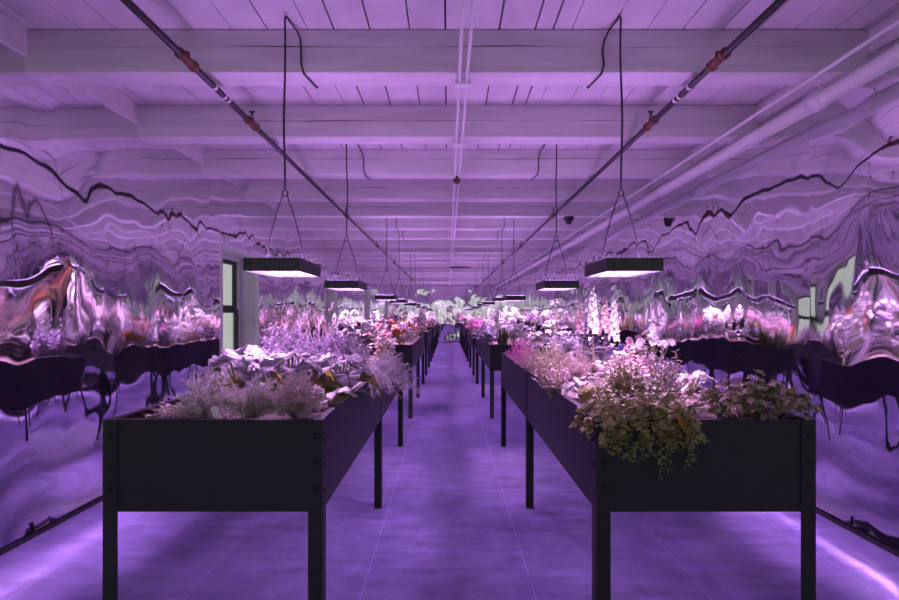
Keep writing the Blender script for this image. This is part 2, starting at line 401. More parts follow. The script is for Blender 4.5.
def mk_leg(sx, kind):                                  # kind: 1 near end, -1 far end, 0 middle
    m = MB(); w = .05; t = .004
    x0, x1 = (hw-t, hw) if sx > 0 else (-hw, -hw+t)
    xa, xb = (hw-w, hw) if sx > 0 else (-hw, -hw+w)
    if kind == 1: m.box(xa, xb, 0, t, .002, PZ1); m.box(x0, x1, t, w, .002, PZ1)
    if kind == -1: m.box(xa, xb, -t, 0, .002, PZ1); m.box(x0, x1, -w, -t, .002, PZ1)
    if kind == 0:
        m.box(x0, x1, -w/2, w/2, .002, PZ1); m.box(xa + (0 if sx > 0 else t), xb - (t if sx > 0 else 0), -t/2, t/2, .002, PZ0)
    m.box(xa-.0, xb+.0, (-w if kind == -1 else (-w/2 if kind == 0 else 0)), (0 if kind == -1 else (w/2 if kind == 0 else w)), 0, .004)
    return m.mesh('leg', M['metal'])
def mk_bolt():
    m = MB(); m.tube([(0, .001, 0), (0, -.004, 0)], .010, 6); m.tube([(0, -.004, 0), (0, -.009, 0)], .006, 8); return m.mesh('bolt', M['bolt'])
def mk_soil():
    vs, fs = [], []; nx, ny = 12, 48
    for i in range(nx+1):
        for j in range(ny+1):
            x = -hw+.0125 + (W_-.025)*i/nx; y = .0125 + (LEN-.025)*j/ny
            vs.append((x, y, PZ1-.035 + .012*noise.noise((x*7, y*7, 1)) + .008*noise.noise((x*22, y*22, 4))))
    k = len(vs)
    for i in range(nx):
        for j in range(ny): fs.append((i*(ny+1)+j, (i+1)*(ny+1)+j, (i+1)*(ny+1)+j+1, i*(ny+1)+j+1))
    m = MB(); m.add(vs, fs, True); m.box(-hw+.0125, hw-.0125, .0125, LEN-.0125, PZ0+.01, PZ1-.07); return m.mesh('soil', M['soil'])
def mk_floor_pan(): m = MB(); m.box(-hw+.0125, hw-.0125, .0125, LEN-.0125, PZ0, PZ0+.009); return m.mesh('bottom_panel', M['metal'])
SOILZ = PZ1 - .035
for s in (-1, 1):
    for i, y in enumerate(PY):
        t = empty('raised_planter', (PXC[s], y, 0))
        tag(t, 'charcoal metal raised planter on legs, %s from the camera in the %s row' % (['nearest', 'second', 'third', 'fourth', 'fifth'][i], SIDEN[s]), 'planter', 'raised planters in two rows')
        e = link('end_panel', cached('end', mk_end), t); e = link('end_panel', cached('end', mk_end), t); e.location = (0, LEN, 0); e.rotation_euler = (0, 0, PI)
        for sx in (-1, 1):
            me = cached('side%d' % sx, lambda: mk_side(sx)); link('side_panel', me, t)
            o = link('side_panel', cached('side%d' % -sx, lambda: mk_side(-sx)), t, (0, LEN, 0)); o.rotation_euler = (0, 0, PI)
            for kk, yy in ((1, 0), (0, SEC), (-1, LEN)):
                lg = link('leg', cached('leg%d%d' % (sx, kk), lambda: mk_leg(sx, kk)), t, (0, yy, 0))
                if i < 2 and kk == 1:
                    for zb in (PZ1-.055, PZ1-.145, PZ1-.235): link('bolt', cached('bolt', mk_bolt), lg, (sx*(hw-.025), 0, zb))
                    if i == 0:
                        for zb in (PZ1-.075, PZ1-.16, PZ1-.25):
                            b = link('bolt', cached('bolt', mk_bolt), lg, (sx*hw, .027, zb)); b.rotation_euler = (0, 0, sx*PI/2)
        link('soil', cached('soil', mk_soil), t); link('bottom_panel', cached('pan', mk_floor_pan), t)

# ------------------------------------------------------------------ grow lamps and their cords
LW, LD, LH = .275, .40, .064
def mk_housing():
    m = MB(); a, b = LW/2, LD/2
    m.box(-a, a, -b, b, .022, LH); 
    m.box(-a, a, -b, -b+.006, 0, .022); m.box(-a, a, b-.006, b, 0, .022); m.box(-a, -a+.006, -b+.006, b-.006, 0, .022); m.box(a-.006, a, -b+.006, b-.006, 0, .022)
    return m.mesh('housing', M['housing'])
def mk_led(): m = MB(); m.add([(-LW/2+.0065, -LD/2+.0065, .0215), (LW/2-.0065, -LD/2+.0065, .0215), (LW/2-.0065, LD/2-.0065, .0215), (-LW/2+.0065, LD/2-.0065, .0215)], [(0, 3, 2, 1)]); return m.mesh('led_board', M['led'])
def mk_baffle():
    m = MB(); a, b = LW/2-.007, LD/2-.007
    for q in range(1, 10):
        y = -b + 2*b*q/10; m.box(-a, a, y-.001, y+.001, .005, .015)
    for q in range(1, 4):
        x = -a + 2*a*q/4; m.box(x-.001, x+.001, -b, b, .0055, .0145)
    return m.mesh('baffle_grid', M['baffle'])
def mk_up(): a, b = LW/2-.012, LD/2-.012; m = MB(); m.add([(-a,-b,LH+.001), (a,-b,LH+.001), (a,b,LH+.001), (-a,b,LH+.001)], [(0,1,2,3)]); return m.mesh('added_uplight', M['up'])  # added glowing board atop each lamp, there only to light the ceiling
def mk_vents():
    m = MB()
    for q in range(9):
        x = -LW/2 + .045 + q*.0225
        m.box(x, x+.009, -LD/2-.0012, -LD/2, .018, .05)
    m.tube([(-LW/2+.022, -LD/2+.001, .034), (-LW/2+.022, -LD/2-.004, .034)], .012, 12)
    return m.mesh('vent_grille', M['vent'])
AP = .35
def mk_wire(s):
    m = MB(); pts = []
    for q in range(9):
        u = q/8; pts.append((s*(.012 + (LW*.36-.012)*u) + s*.012*math.sin(PI*u), 0, LH + AP*(1-u)))
    m.tube(pts, .0035, 5); m.tube([(s*LW*.36, 0, LH), (s*LW*.36, 0, LH+.02)], .006, 6); return m.mesh('hanger_wire', M['cord'])
def mk_hook():
    m = MB(); m.tube([(.014*math.cos(a*PI/5), 0, LH+AP+.012+.018*math.sin(a*PI/5)) for a in range(11)], .004, 6); return m.mesh('hook', M['cord'])
LZ = 1.474
lamp_no = 0
for s in (-1, 1):
    n_ = 0
    for i, y in enumerate(PY):
        for j in range(2):
            yy = y + .906 + 1.57*j; xx = PXC[s] + (.02 if s > 0 else -.005) + random.Random(n_*7+s).uniform(-.012, .012) * (n_ > 1)
            if s < 0 and n_ > 0: xx -= .035
            if s < 0 and n_ == 0: xx = X(271.5, 2.43)
            rr = random.Random(100*s + n_)
            t = empty('grow_lamp', (xx, yy, LZ + (rr.uniform(-.02, .02) if n_ > 1 else 0)))
            place = '%s from the camera above the %s planters' % (ORD[n_], SIDEN[s])
            tag(t, 'black flat grow lamp, ' + place, 'lamp', 'hanging grow lamps')
            link('housing', cached('hous', mk_housing), t); link('led_board', cached('ledb', mk_led), t); link('baffle_grid', cached('baf', mk_baffle), t); link('vent_grille', cached('vents', mk_vents), t); link('added_uplight', cached('upb', mk_up), t)
            for q in (-1, 1): link('hanger_wire', cached('wire%d' % q, lambda: mk_wire(q)), t)
            link('hook', cached('hook', mk_hook), t)
            # cord: ceiling hook down to the lamp hook, then along the boards and under the next beam
            za = t.location.z + LH + AP + .03
            m = MB(); pts = []
            for q in range(15):
                u = q/14; zz = za + (ZC-.03-za)*u
                pts.append((xx + .012*noise.noise((zz*2, n_*3.1, s*5)) * math.sin(PI*u), yy + .01*noise.noise((zz*2, n_*7.1, 9)), zz))
            # next beam beyond
            kb = math.ceil((yy + .05 - 2.778)/1.003); yb = 2.778 + kb*1.003
            off = -s*.045; lo = ZB - .008
            pts += [(xx, yy+.015, ZC-.01), (xx+off*.2, (yy+yb)/2, ZC-.012), (xx+off*.5, yb-.03, ZC-.02), (xx+off*.9, yb-.012, ZC-.06), (xx+off*1.1+.008*rr.uniform(-1,1), yb-.010, (ZC+lo)/2), (xx+off, yb-.010, lo+.05), (xx+off*1.3, yb-.004, lo), (xx+off*1.9, yb+.17, lo), (xx+off*1.9, yb+.18, lo+.05)]
            pts += [(xx+off*1.7, yb+.19, ZC-.03), (xx+off*1.5, yb+.25, ZC-.012)]
            m.tube(pts, .0055, 6)
            tag(m.build('power_cord', M['cord']), 'thin black cord holding the grow lamp ' + place, 'cord', 'hanging lamp cords')
            n_ += 1

# ------------------------------------------------------------------ plants
def V(*a): return Vector(a)
def oval(t): return math.sin(PI*min(1, max(0, t))**.8)
def leaf(mb, p, d, L, W, rnd, droop=.3, seg=2, fold=.15, prof=None, wav=0.):
    d = Vector(d).normalized(); up = V(0, 0, 1) - d*d.z
    if up.length < .05: up = V(rnd.uniform(-1,1), rnd.uniform(-1,1), 0)
    up.normalize(); side = d.cross(up); ang = rnd.uniform(-.5, .5); side = side*math.cos(ang) + up*math.sin(ang); nrm = side.cross(d)
    vs, fs = [], []
    for i in range(seg+1):
        t = i/seg
        c = Vector(p) + d*L*t - V(0, 0, 1)*droop*L*t*t
        w = W*.5*(prof(t) if prof else (oval(t) if 0 < i < seg else .08))
        f = nrm*(w*fold*2) 
        ww = wav*W*(1 if i % 2 else -1)
        vs += [c + side*w + f + nrm*ww, c, c - side*w + f - nrm*ww]
    for i in range(seg):
        a = 3*i; fs += [(a, a+1, a+4, a+3), (a+1, a+2, a+5, a+4)]
    mb.add(vs, fs, True)
def quad(mb, p, d, L, W, rnd):                          # needle
    d = Vector(d); s = d.cross(V(rnd.uniform(-1,1), rnd.uniform(-1,1), rnd.uniform(-1,1)))
    if s.length < 1e-4: return
    s = s.normalized()*W*.5; p = Vector(p); mb.add([p-s, p+s, p+d*L+s*.3, p+d*L-s*.3], [(0,1,2,3)], True)
def petal_flower(mb, p, nrm, r, rnd, n=5, cup=.3):
    nrm = Vector(nrm).normalized(); a = nrm.orthogonal().normalized(); b = nrm.cross(a); p = Vector(p); o = rnd.uniform(0, 6)
    for i in range(n):
        t = o + 2*PI*i/n; d = a*math.cos(t) + b*math.sin(t); sd = nrm.cross(d)*r*.42
        q = p + d*r*.55 + nrm*r*cup*.5; e = p + d*r + nrm*r*cup
        mb.add([p, q+sd, e, q-sd], [(0,1,2,3)], True)
def arch(p, a, out, h, n, bend=1.6, rnd=None, j=0.):
    """a stem that rises h and leans out in direction a"""
    pts = []
    for i in range(n+1):
        t = i/n; r = out*t**bend
        pts.append(Vector(p) + V(math.cos(a)*r, math.sin(a)*r, h*(t if bend > 1 else math.sin(PI*.5*t))) + (V(rnd.uniform(-j,j), rnd.uniform(-j,j), 0) if rnd and i else V(0,0,0)))
    return pts
def bush(r, h, n, L, W, seed, nl=9, droop=.3, flat=1.3, base=.3, seg=2):
    rnd = random.Random(seed); f, st = MB(), MB()
    for k in range(n):
        a = rnd.uniform(0, 2*PI); o = r*math.sqrt(rnd.random()); hh = h*(1-.55*(o/r)**2)*rnd.uniform(.65, 1.05)
        pts = arch((rnd.uniform(-.25,.25)*r, rnd.uniform(-.25,.25)*r, 0), a, o, hh, 5, flat, rnd, .006)
        st.tube(pts, .0022, 4, .001, False)
        for q in range(nl):
            t = base + (1-base)*(q+rnd.random())/nl; i = min(4, int(t*5)); p = pts[i].lerp(pts[i+1], t*5-i)
            b = rnd.uniform(0, 2*PI); d = V(math.cos(b), math.sin(b), rnd.uniform(-.1, .9))
            l = L*rnd.uniform(.6, 1.15); leaf(f, p, d, l, l*W, rnd, droop, seg)
    return {'foliage': f, 'stem': st}
def feather(r, h, n, seed, needles=34, nl=.035, droop=.25, lean=(0,0), thick=.0028):
    rnd = random.Random(seed); f, st = MB(), MB()
    for k in range(n):
        a = rnd.uniform(0, 2*PI); o = r*math.sqrt(rnd.random())*1.1; hh = h*rnd.uniform(.6, 1.05)*(1-.3*(o/r)**2)
        pts = []
        for i in range(7):
            t = i/6; rad = o*t**1.3
            pts.append(V(math.cos(a)*rad+lean[0]*t*t+rnd.uniform(-.2,.2)*r*.1, math.sin(a)*rad+lean[1]*t*t, hh*t - droop*h*(t**3)*(o/r)))
        st.tube(pts, .0016, 3, .0007, False)
        for q in range(needles):
            t = .22 + .78*q/needles; i = min(5, int(t*6)); p = pts[i].lerp(pts[i+1], t*6-i); ax = (pts[i+1]-pts[i]).normalized()
            d = (V(rnd.uniform(-1,1), rnd.uniform(-1,1), rnd.uniform(-.6,.8)).normalized() + ax*.7).normalized()
            l = nl*rnd.uniform(.6, 1.2)*(1.15-.5*t); quad(f, p, d, l, thick, rnd)
            if rnd.random() < .5: quad(f, p + d*l*.6, (d + V(rnd.uniform(-1,1), rnd.uniform(-1,1), rnd.uniform(-1,1))).normalized(), l*.5, thick*.8, rnd)
    return {'foliage': f, 'stem': st}
def rosette(r, h, n, L, W, seed, yellow=0, seg=6, droop=.55, wav=.03):
    rnd = random.Random(seed); f, st, yl = MB(), MB(), []
    def prof(t): return max(.05, math.sin(PI*min(1, (t*.93+.04))**.75))**.7
    for k in range(n):
        a = 2*PI*(k + rnd.uniform(-.3,.3))*.381966*1.0; o = r*(.25+.75*(k/n)); hh = h*(1-.5*k/n)*rnd.uniform(.8, 1.1)
        pts = arch((0,0,0), a, o*.75, hh, 4, 1.3); st.tube(pts, .005, 5, .0035, False)
        d = V(math.cos(a), math.sin(a), rnd.uniform(.0, .5)); l = L*rnd.uniform(.8, 1.15)
        if k >= n - yellow: yl.append(MB())
        leaf(yl[-1] if k >= n - yellow else f, pts[-1], d, l, l*W, rnd, droop*rnd.uniform(.6,1.2), seg, .12, prof, wav)
    out = {'foliage': f, 'stem': st}
    for q, y_ in enumerate(yl): out['yellowing_leaf#%d' % q] = y_
    return out
def spike(h, n, seed, fl=.016, r=.05, start=.42, leaves=6, L=.07, W=.35, taper=.75):
    rnd = random.Random(seed); f, st, fl_ = MB(), MB(), MB()
    for k in range(n):
        a = rnd.uniform(0, 2*PI); o = r*rnd.random() if n > 1 else 0; hh = h*(rnd.uniform(.65, 1) if k else 1)
        b0 = (rnd.uniform(-.4,.4)*r, rnd.uniform(-.4,.4)*r, 0) if n > 1 else (0,0,0)
        pts = arch(b0, a, o, hh, 6, 1.4); st.tube(pts, .004, 5, .002, False)
        for q in range(40):
            t = start + (1-start)*q/40; i = min(5, int(t*6)); p = pts[i].lerp(pts[i+1], t*6-i)
            b = q*2.4; sz = fl*(1-taper*(t-start)/(1-start)); d = V(math.cos(b), math.sin(b), .15)
            petal_flower(fl_, p + d*sz*.9, d, sz, rnd, 5, .5)
        for q in range(leaves):
            t = .08 + (start-.08)*q/leaves; i = min(5, int(t*6)); p = pts[i].lerp(pts[i+1], t*6-i); b = q*2.4+k
            leaf(f, p, V(math.cos(b), math.sin(b), .5), L*rnd.uniform(.7,1.2), L*W, rnd, .5, 3)
    return {'foliage': f, 'stem': st, 'blossom': fl_}
def flowers(r, h, n, seed, fr=.018, nf=12, leafL=.05, W=.5, cl=.02, petals=5):
    """leafy mound topped with clusters of open flowers"""
    rnd = random.Random(seed); d = bush(r, h*.85, int(n*1.2), leafL, W, seed+1, 8); fl = MB()
    for k in range(n):
        a = rnd.uniform(0, 2*PI); o = r*math.sqrt(rnd.random()); hh = h*(1-.4*(o/r)**2)*rnd.uniform(.8, 1.05)
        pts = arch((0,0,0), a, o, hh, 4, 1.4); d['stem'].tube(pts, .0022, 4, .0015, False)
        for q in range(nf):
            u = V(rnd.gauss(0,1), rnd.gauss(0,1), abs(rnd.gauss(0,1))).normalized()
            petal_flower(fl, pts[-1] + u*cl*rnd.uniform(.6,1), u + V(0,0,.4), fr*rnd.uniform(.7,1.1), rnd, petals)
    d['blossom'] = fl
    return d
def grass(r, h, n, seed, w=.006, bend=.6):
    rnd = random.Random(seed); f = MB()
    for k in range(n):
        a = rnd.uniform(0, 2*PI); o = r*rnd.uniform(.1, 1); hh = h*rnd.uniform(.6, 1); p0 = V(rnd.uniform(-.25,.25)*r, rnd.uniform(-.25,.25)*r, 0)
        sd = V(-math.sin(a), math.cos(a), 0)*w*.5; vs, fs = [], []
        for i in range(6):
            t = i/5; c = p0 + V(math.cos(a)*o*t**1.5, math.sin(a)*o*t**1.5, hh*(t - bend*.5*t**3)); q = sd*(1-t*.9)
            vs += [c-q, c+q]
        f.add(vs, [(2*i, 2*i+1, 2*i+3, 2*i+2) for i in range(5)], True)
    return {'foliage': f}
def twiggy(r, h, n, seed, leafL=.022):
    rnd = random.Random(seed); st, f = MB(), MB()
    def br(p, d, l, rad, lev):
        pts = [p]
        for i in range(3):
            d = (d + V(rnd.uniform(-.35,.35), rnd.uniform(-.35,.35), rnd.uniform(-.1,.25))).normalized(); pts.append(pts[-1] + d*l/3)
        st.tube(pts, rad, 4, rad*.6, False)
        if lev:
            for q in range(rnd.choice((2, 3))): br(pts[rnd.choice((2, 3))], (d + V(rnd.uniform(-1,1), rnd.uniform(-1,1), rnd.uniform(-.1,.7))).normalized(), l*.62, rad*.65, lev-1)
        else:
            for q in range(3): leaf(f, pts[-1-q], V(rnd.uniform(-1,1), rnd.uniform(-1,1), rnd.uniform(0,1)), leafL*rnd.uniform(.6,1.2), leafL*.5, rnd)
    for k in range(n):
        a = rnd.uniform(0, 6.28); br(V(rnd.uniform(-.3,.3)*r, rnd.uniform(-.3,.3)*r, 0), V(math.cos(a)*.3, math.sin(a)*.3, 1).normalized(), h*.5*rnd.uniform(.75,1.05), .006, 2)
    return {'branch': st, 'foliage': f}

def cabbage(r, h, n, L, W, seed, low=0):
    """mound of cupped, puckered leaves with dark ribs; the lowest ones yellowing, each its own part"""
    rnd = random.Random(seed); f, st, out = MB(), MB(), {}
    for k in range(n):
        a = k*2.39996 + rnd.uniform(-.3,.3); u = k/n; o = r*(.1+.8*u**.7); hh = h*(1-.62*u**1.5)*rnd.uniform(.9, 1.08)
        st.tube(arch((0,0,0), a, o*.8, hh*.95, 4, 1.3), .005, 5, .0035, False)
        b0 = V(math.cos(a)*o*.8, math.sin(a)*o*.8, hh*.95); d = V(math.cos(a), math.sin(a), 0); sd = V(-d.y, d.x, 0)
        l = L*rnd.uniform(.85, 1.15)*(.75+.3*u); w = l*W; mb = f
        if k >= n-low: mb = out['yellowing_leaf#%d' % k] = MB()
        NY, NX = 40, 10; vs, fs, cs = [], [], []; tl = rnd.uniform(-.3, .3)
        for i in range(NY+1):
            t = i/NY; wid = w*.5*max(.06, math.sin(PI*min(1, t*.9+.07)**.8))**.62
            for j in range(NX+1):
                e = 2*j/NX-1; tt = min(1., max(0., t - .13*abs(e)))      # ribs sweep forward
                rib = abs(((tt*4.5) % 1) - .5)*2; rib = max(0, (rib-.55)/.45) if abs(e) > .01 else 1
                z = .30*l*t - (.62+.2*u)*l*t*t + w*.16*abs(e)*(1-t*1.3) - .018*l*rib + .03*l*noise.noise((a*3+t*5, e*2.5, seed)) + .035*l*abs(e)**2*math.sin(t*20+seed+k+(2 if e>0 else 0)) + tl*w*.5*e
                vs.append(b0 + d*(l*t*(1-.12*t)) + sd*(wid*e) + V(0,0,z)); cs.append(rib)
        for i in range(NY):
            for j in range(NX): q = i*(NX+1)+j; fs.append((q, q+1, q+NX+2, q+NX+1))
        mb.add(vs, fs, True); mb.c += cs
    return {'foliage': f, 'stem': st, **out}
# tints
GREY = ((.38,.38,.22), (.62,.55,.55), (.80,.72,.75), (.88,.80,.85)) #((0.36, 0.374, 0.302), (0.446, 0.446, 0.389), (0.518, 0.504, 0.475))
LAV = ((0.275, 0.257, 0.319), (0.367, 0.343, 0.404), (0.453, 0.428, 0.477))
PURP = ((0.188, 0.135, 0.255), (0.315, 0.24, 0.39), (0.413, 0.345, 0.465))
OLIVE = ((0.208, 0.234, 0.065), (0.39, 0.39, 0.117), (0.546, 0.494, 0.208))
GREEN = ((0.104, 0.169, 0.052), (0.195, 0.286, 0.091), (0.338, 0.416, 0.156))
DKGREEN = ((.04,.07,.03), (.08,.12,.05), (.13,.17,.07))
PALE = ((0.431, 0.445, 0.374), (0.517, 0.523, 0.474), (0.603, 0.595, 0.574))
PINKL = ((0.34, 0.238, 0.221), (0.493, 0.391, 0.357), (0.629, 0.544, 0.51))
YEL = ((.15,.16,.02), (.22,.20,.03), (.14,.16,.04))
WINE = ((.10,.02,.05), (.18,.03,.07), (.26,.06,.10))
F_WHITE = ((0.485, 0.467, 0.456), (0.513, 0.502, 0.49), (0.524, 0.513, 0.513))
F_PINK = ((0.64, 0.336, 0.416), (0.704, 0.48, 0.528), (0.72, 0.576, 0.608))
F_RED = ((.62,.20,.24), (.75,.40,.42), (.80,.58,.58))
F_ORANGE = ((.66,.24,.06), (.74,.34,.10), (.78,.46,.20))
F_MAG = ((.62,.12,.45), (.75,.22,.55), (.82,.36,.62))
F_LILAC = ((0.44, 0.336, 0.56), (0.528, 0.44, 0.64), (0.624, 0.544, 0.688))
F_PEACH = ((.66,.40,.32), (.76,.52,.44), (.80,.60,.52))
TINT = dict(mauve=((.40,.34,.26), (.60,.48,.50), (.76,.62,.68)), khaki=((.26,.24,.14), (.42,.37,.26), (.56,.50,.40)), trailish=((.20,.22,.08), (.36,.35,.15), (.52,.46,.28)), straw=((.09,.14,.05), (.22,.26,.10), (.46,.40,.22), (.62,.50,.46)), lilac=((.20,.14,.23), (.31,.24,.34), (.42,.34,.44)), cabb=((.34,.30,.36), (.48,.45,.50), (.60,.57,.60)), grey=GREY, lav=LAV, purp=PURP, olive=OLIVE, green=GREEN, dark=DKGREEN, pale=PALE, pinkl=PINKL, yel=YEL, wine=WINE,  # straw: its pinkish end paints lamp-lit highlights into the leaf colour
            fwhite=F_WHITE, fpink=F_PINK, fred=F_RED, forange=F_ORANGE, fmag=F_MAG, flilac=F_LILAC, fpeach=F_PEACH)
def pm(part, tint):
    if part in ('stem',): return M['stem']
    if part == 'branch': return M['twig']
    return leaf_mat(tint + '_' + ('petals' if tint[0] == 'f' and tint != 'f' and tint in ('fwhite','fpink','fred','forange','fmag','flilac','fpeach') else 'leaves'), TINT[tint], .45, .25 if tint not in ('dark',) else .15)
def meshes(d, tint, ftint=None, key='p'):
    out = []
    for part, mb in d.items():
        if not mb.v: continue
        part = part.split('#')[0]
        mt = pm(part, {'blossom': ftint, 'yellowing_leaf': 'yel'}.get(part, tint) or tint)
        out.append((part, mb.mesh(key + '_' + part, mt)))
    return out
def plant(name, ms, x, y, label, cat='plant', group=None, sc=1, rz=0, z=SOILZ-.006):
    t = empty(name, (x, y, z), rz); t.scale = (sc, sc, sc); tag(t, label, cat, group, 'thing')
    for part, me in ms: link(part, me, t)
    return t

LQ, RQ = 'nearest window-side planter', 'nearest pipe-side planter'
# --- nearest planter, window side
def P(name, gen, tint, px, y, label, ftint=None, **k):
    return plant(name, meshes(gen, tint, ftint, name), X(px, y), y, label, **k)
P('feathery_herb', feather(.14, .205, 85, 1, 40, .032, thick=.0042), 'grey', 205, 1.90, 'grey mauve feathery herb at the front wall corner of the nearest window-side planter')
P('feathery_herb', feather(.13, .205, 80, 2, 40, .03, thick=.0042), 'grey', 252, 1.88, 'grey mauve feathery herb behind the white plant marker at the planter front')
P('feathery_herb', feather(.13, .215, 80, 3, 40, .03, thick=.0042), 'mauve', 295, 1.90, 'brownish pink feathery herb at the front aisle corner of the nearest window-side planter')
P('creeping_herb', bush(.10, .05, 34, .022, .6, 4, 8, .2, .8, .05), 'pinkl', 168, 1.98, 'low pink lit creeping herb on the soil at the wall edge, near front corner')
P('broad_leaf_plant', cabbage(.14, .235, 16, .145, .95, 5, 4), 'cabb', 240, 2.28, 'pale broad leaved plant with one long arching olive leaf, beside the window edge')
P('broad_leaf_plant', cabbage(.14, .235, 17, .14, .95, 6, 4), 'cabb', 290, 2.28, 'pale broad leaved plant with yellow lower leaves, middle of the three in a row')
P('broad_leaf_plant', cabbage(.13, .21, 17, .13, .95, 7, 4), 'cabb', 342, 2.36, 'pale broad leaved plant with olive leaves by the aisle rim')
P('leafy_herb', rosette(.12, .10, 10, .09, .6, 31, 0), 'dark', 335, 2.12, 'low dark green leafy herb at the aisle rim under the broad leaves')
P('plume_herb', feather(.17, .27, 80, 8, 44, .042, .7, (.11, -.06)), 'lav', 375, 2.80, 'wispy pale plume herb spilling over the aisle rim')
P('plume_herb', feather(.21, .42, 110, 9, 44, .05, thick=.006), 'lilac', 285, 2.98, 'violet plume herb under the nearest window-side lamp, wall edge')
P('plume_herb', feather(.19, .36, 90, 10, 44, .05, thick=.006), 'lilac', 326, 3.12, 'lilac plume herb just past the nearest window-side lamp')
P('twiggy_shrub', twiggy(.18, .62, 10, 11), 'fpink', 290, 3.60, 'bare branching twiggy shrub rising behind the nearest window-side lamp')
P('twiggy_shrub', twiggy(.16, .60, 9, 12), 'fpink', 310, 3.9, 'bare branching twiggy shrub, rear one near the wall edge')
P('cluster_flower', flowers(.13, .46, 16, 13, .018, 14, .05, .5, .026), 'lav', 352, 4.05, 'white pink cluster flower under the second window-side lamp', 'fwhite')
P('cluster_flower', flowers(.12, .33, 12, 14, .018, 10), 'pinkl', 380, 4.35, 'rose red cluster flower near the far aisle corner of the nearest window-side planter', 'fred')
P('plume_herb', feather(.16, .32, 70, 15, 44, .045, thick=.005), 'lav', 352, 3.5, 'pale lilac plume herb in front of the white cluster flower')
P('ruffled_leaf_bush', bush(.14, .33, 40, .05, .7, 16, 9), 'purp', 336, 4.5, 'purple ruffled leaf bush at the far wall corner of the nearest window-side planter')
P('button_flower', flowers(.09, .20, 12, 17, .011, 9, .03), 'pale', 386, 4.55, 'small cream button flower at the far aisle corner of the planter', 'fwhite')
P('feathery_herb', feather(.13, .24, 50, 18, 34, .035), 'lav', 330, 2.62, 'lilac feathery herb between the broad leaves and ruffled bush')
P('feathery_herb', feather(.12, .22, 44, 19, 34, .035), 'purp', 268, 2.62, 'purple feathery herb by the wall edge behind the broad leaves')
# plant marker
m = MB(); m.add([(-.010, 0, -.05), (.010, 0, -.05), (.012, 0, .075), (-.012, 0, .075), (-.010, .0015, -.05), (.010, .0015, -.05), (.012, .0015, .075), (-.012, .0015, .075)], [(0,1,2,3), (7,6,5,4), (0,3,7,4), (1,5,6,2), (3,2,6,7), (0,4,5,1)])
o = m.build('plant_marker', M['white']); o.location = (X(219, 1.78), 1.775, SOILZ); o.rotation_euler = (.1, -.16, .1)
tag(o, 'white plastic plant marker stuck in soil at the planter front', 'plant marker')

# --- nearest planter, pipe side
def trailing(seed):
    rnd = random.Random(seed); f, st, fl, lf = MB(), MB(), [], [MB(), MB()]
    yf = -.135                                          # front rim relative to the root
    for k in range(46):
        x0 = rnd.uniform(-.13, .16); front = rnd.random() < .9
        drop = .02 + .20*rnd.random()**1.7 * (1 - .6*abs(x0-.03)/.16); top = rnd.uniform(.05, .13)
        if front:
            x1 = x0*1.25 + rnd.uniform(-.04, .04); yo = yf - rnd.uniform(.012, .045)
            ctl = [V(x0*.7, rnd.uniform(-.05,.08), 0), V(x0, -.03, top), V(x1, yf+.01, max(.06, top*.7)), V(x1, yo-.01, .03), V(x1+rnd.uniform(-.03,.03), yo, -drop*.5), V(x1+rnd.uniform(-.04,.04), yo-.01, -drop)]
        else:
            yo = rnd.uniform(-.12, .12); xo = -.135-rnd.uniform(0, .03)
            ctl = [V(x0*.5, yo*.5, 0), V(-.07, yo*.8, top), V(-.10, yo, .07), V(xo, yo, .035), V(xo-.005, yo+.01, -drop*.25), V(xo-.01, yo, -drop*.45)]
        pts = []
        for i in range(len(ctl)-1):
            for q in range(3): pts.append(ctl[i].lerp(ctl[i+1], q/3))
        pts.append(ctl[-1]); st.tube(pts, .0016, 4, .001, False)
        for q in range(26):
            t = q/26*(len(pts)-1); i = int(t); p = pts[i].lerp(pts[i+1], t-i); b = rnd.uniform(0, 6.28)
            d = V(math.cos(b), math.sin(b)*.6-.35, rnd.uniform(-.1,.7)); low = p.z < -.02
            l = rnd.uniform(.015, .028)*(.9 if low else 1.3); leaf(f, p, d, l, l*.85, rnd, .4)
            if low and len(fl) < 40 and rnd.random() < .3: fl.append(MB()); fl[-1].blob(p + d*.012, .005)
    leaf(lf[0], V(.12, yf-.02, .06), V(.2, -.4, -.5), .07, .06, rnd, .2, 5, .1)
    leaf(lf[1], V(.10, yf-.015, .05), V(-.5, -.3, -.3), .045, .035, rnd, .2, 4, .1)
    return {'foliage': f, 'stem': st, 'bud': fl, 'withered_leaf': lf}
d = trailing(20); ms = [('foliage', d['foliage'].mesh('trail_f', leaf_mat('trail_leaves', ((.28,.32,.09), (.52,.52,.19), (.72,.66,.36)), .5, .3))), ('stem', d['stem'].mesh('trail_s', M['stem'])),
    *[('bud', b.mesh('trail_b', leaf_mat('bud_tint', ((.36,.36,.16), (.45,.44,.22))))) for b in d['bud']], *[('withered_leaf', b.mesh('trail_w', leaf_mat('withered', ((.55,.24,.05), (.5,.28,.08))))) for b in d['withered_leaf']]]
t = plant('trailing_plant', ms, .665, 1.724+.14, 'olive green trailing plant hanging over the front corner of the nearest pipe-side planter')
for c in t.children:
    if c.name.startswith('withered'): c['label'] = 'orange brown withered leaf'
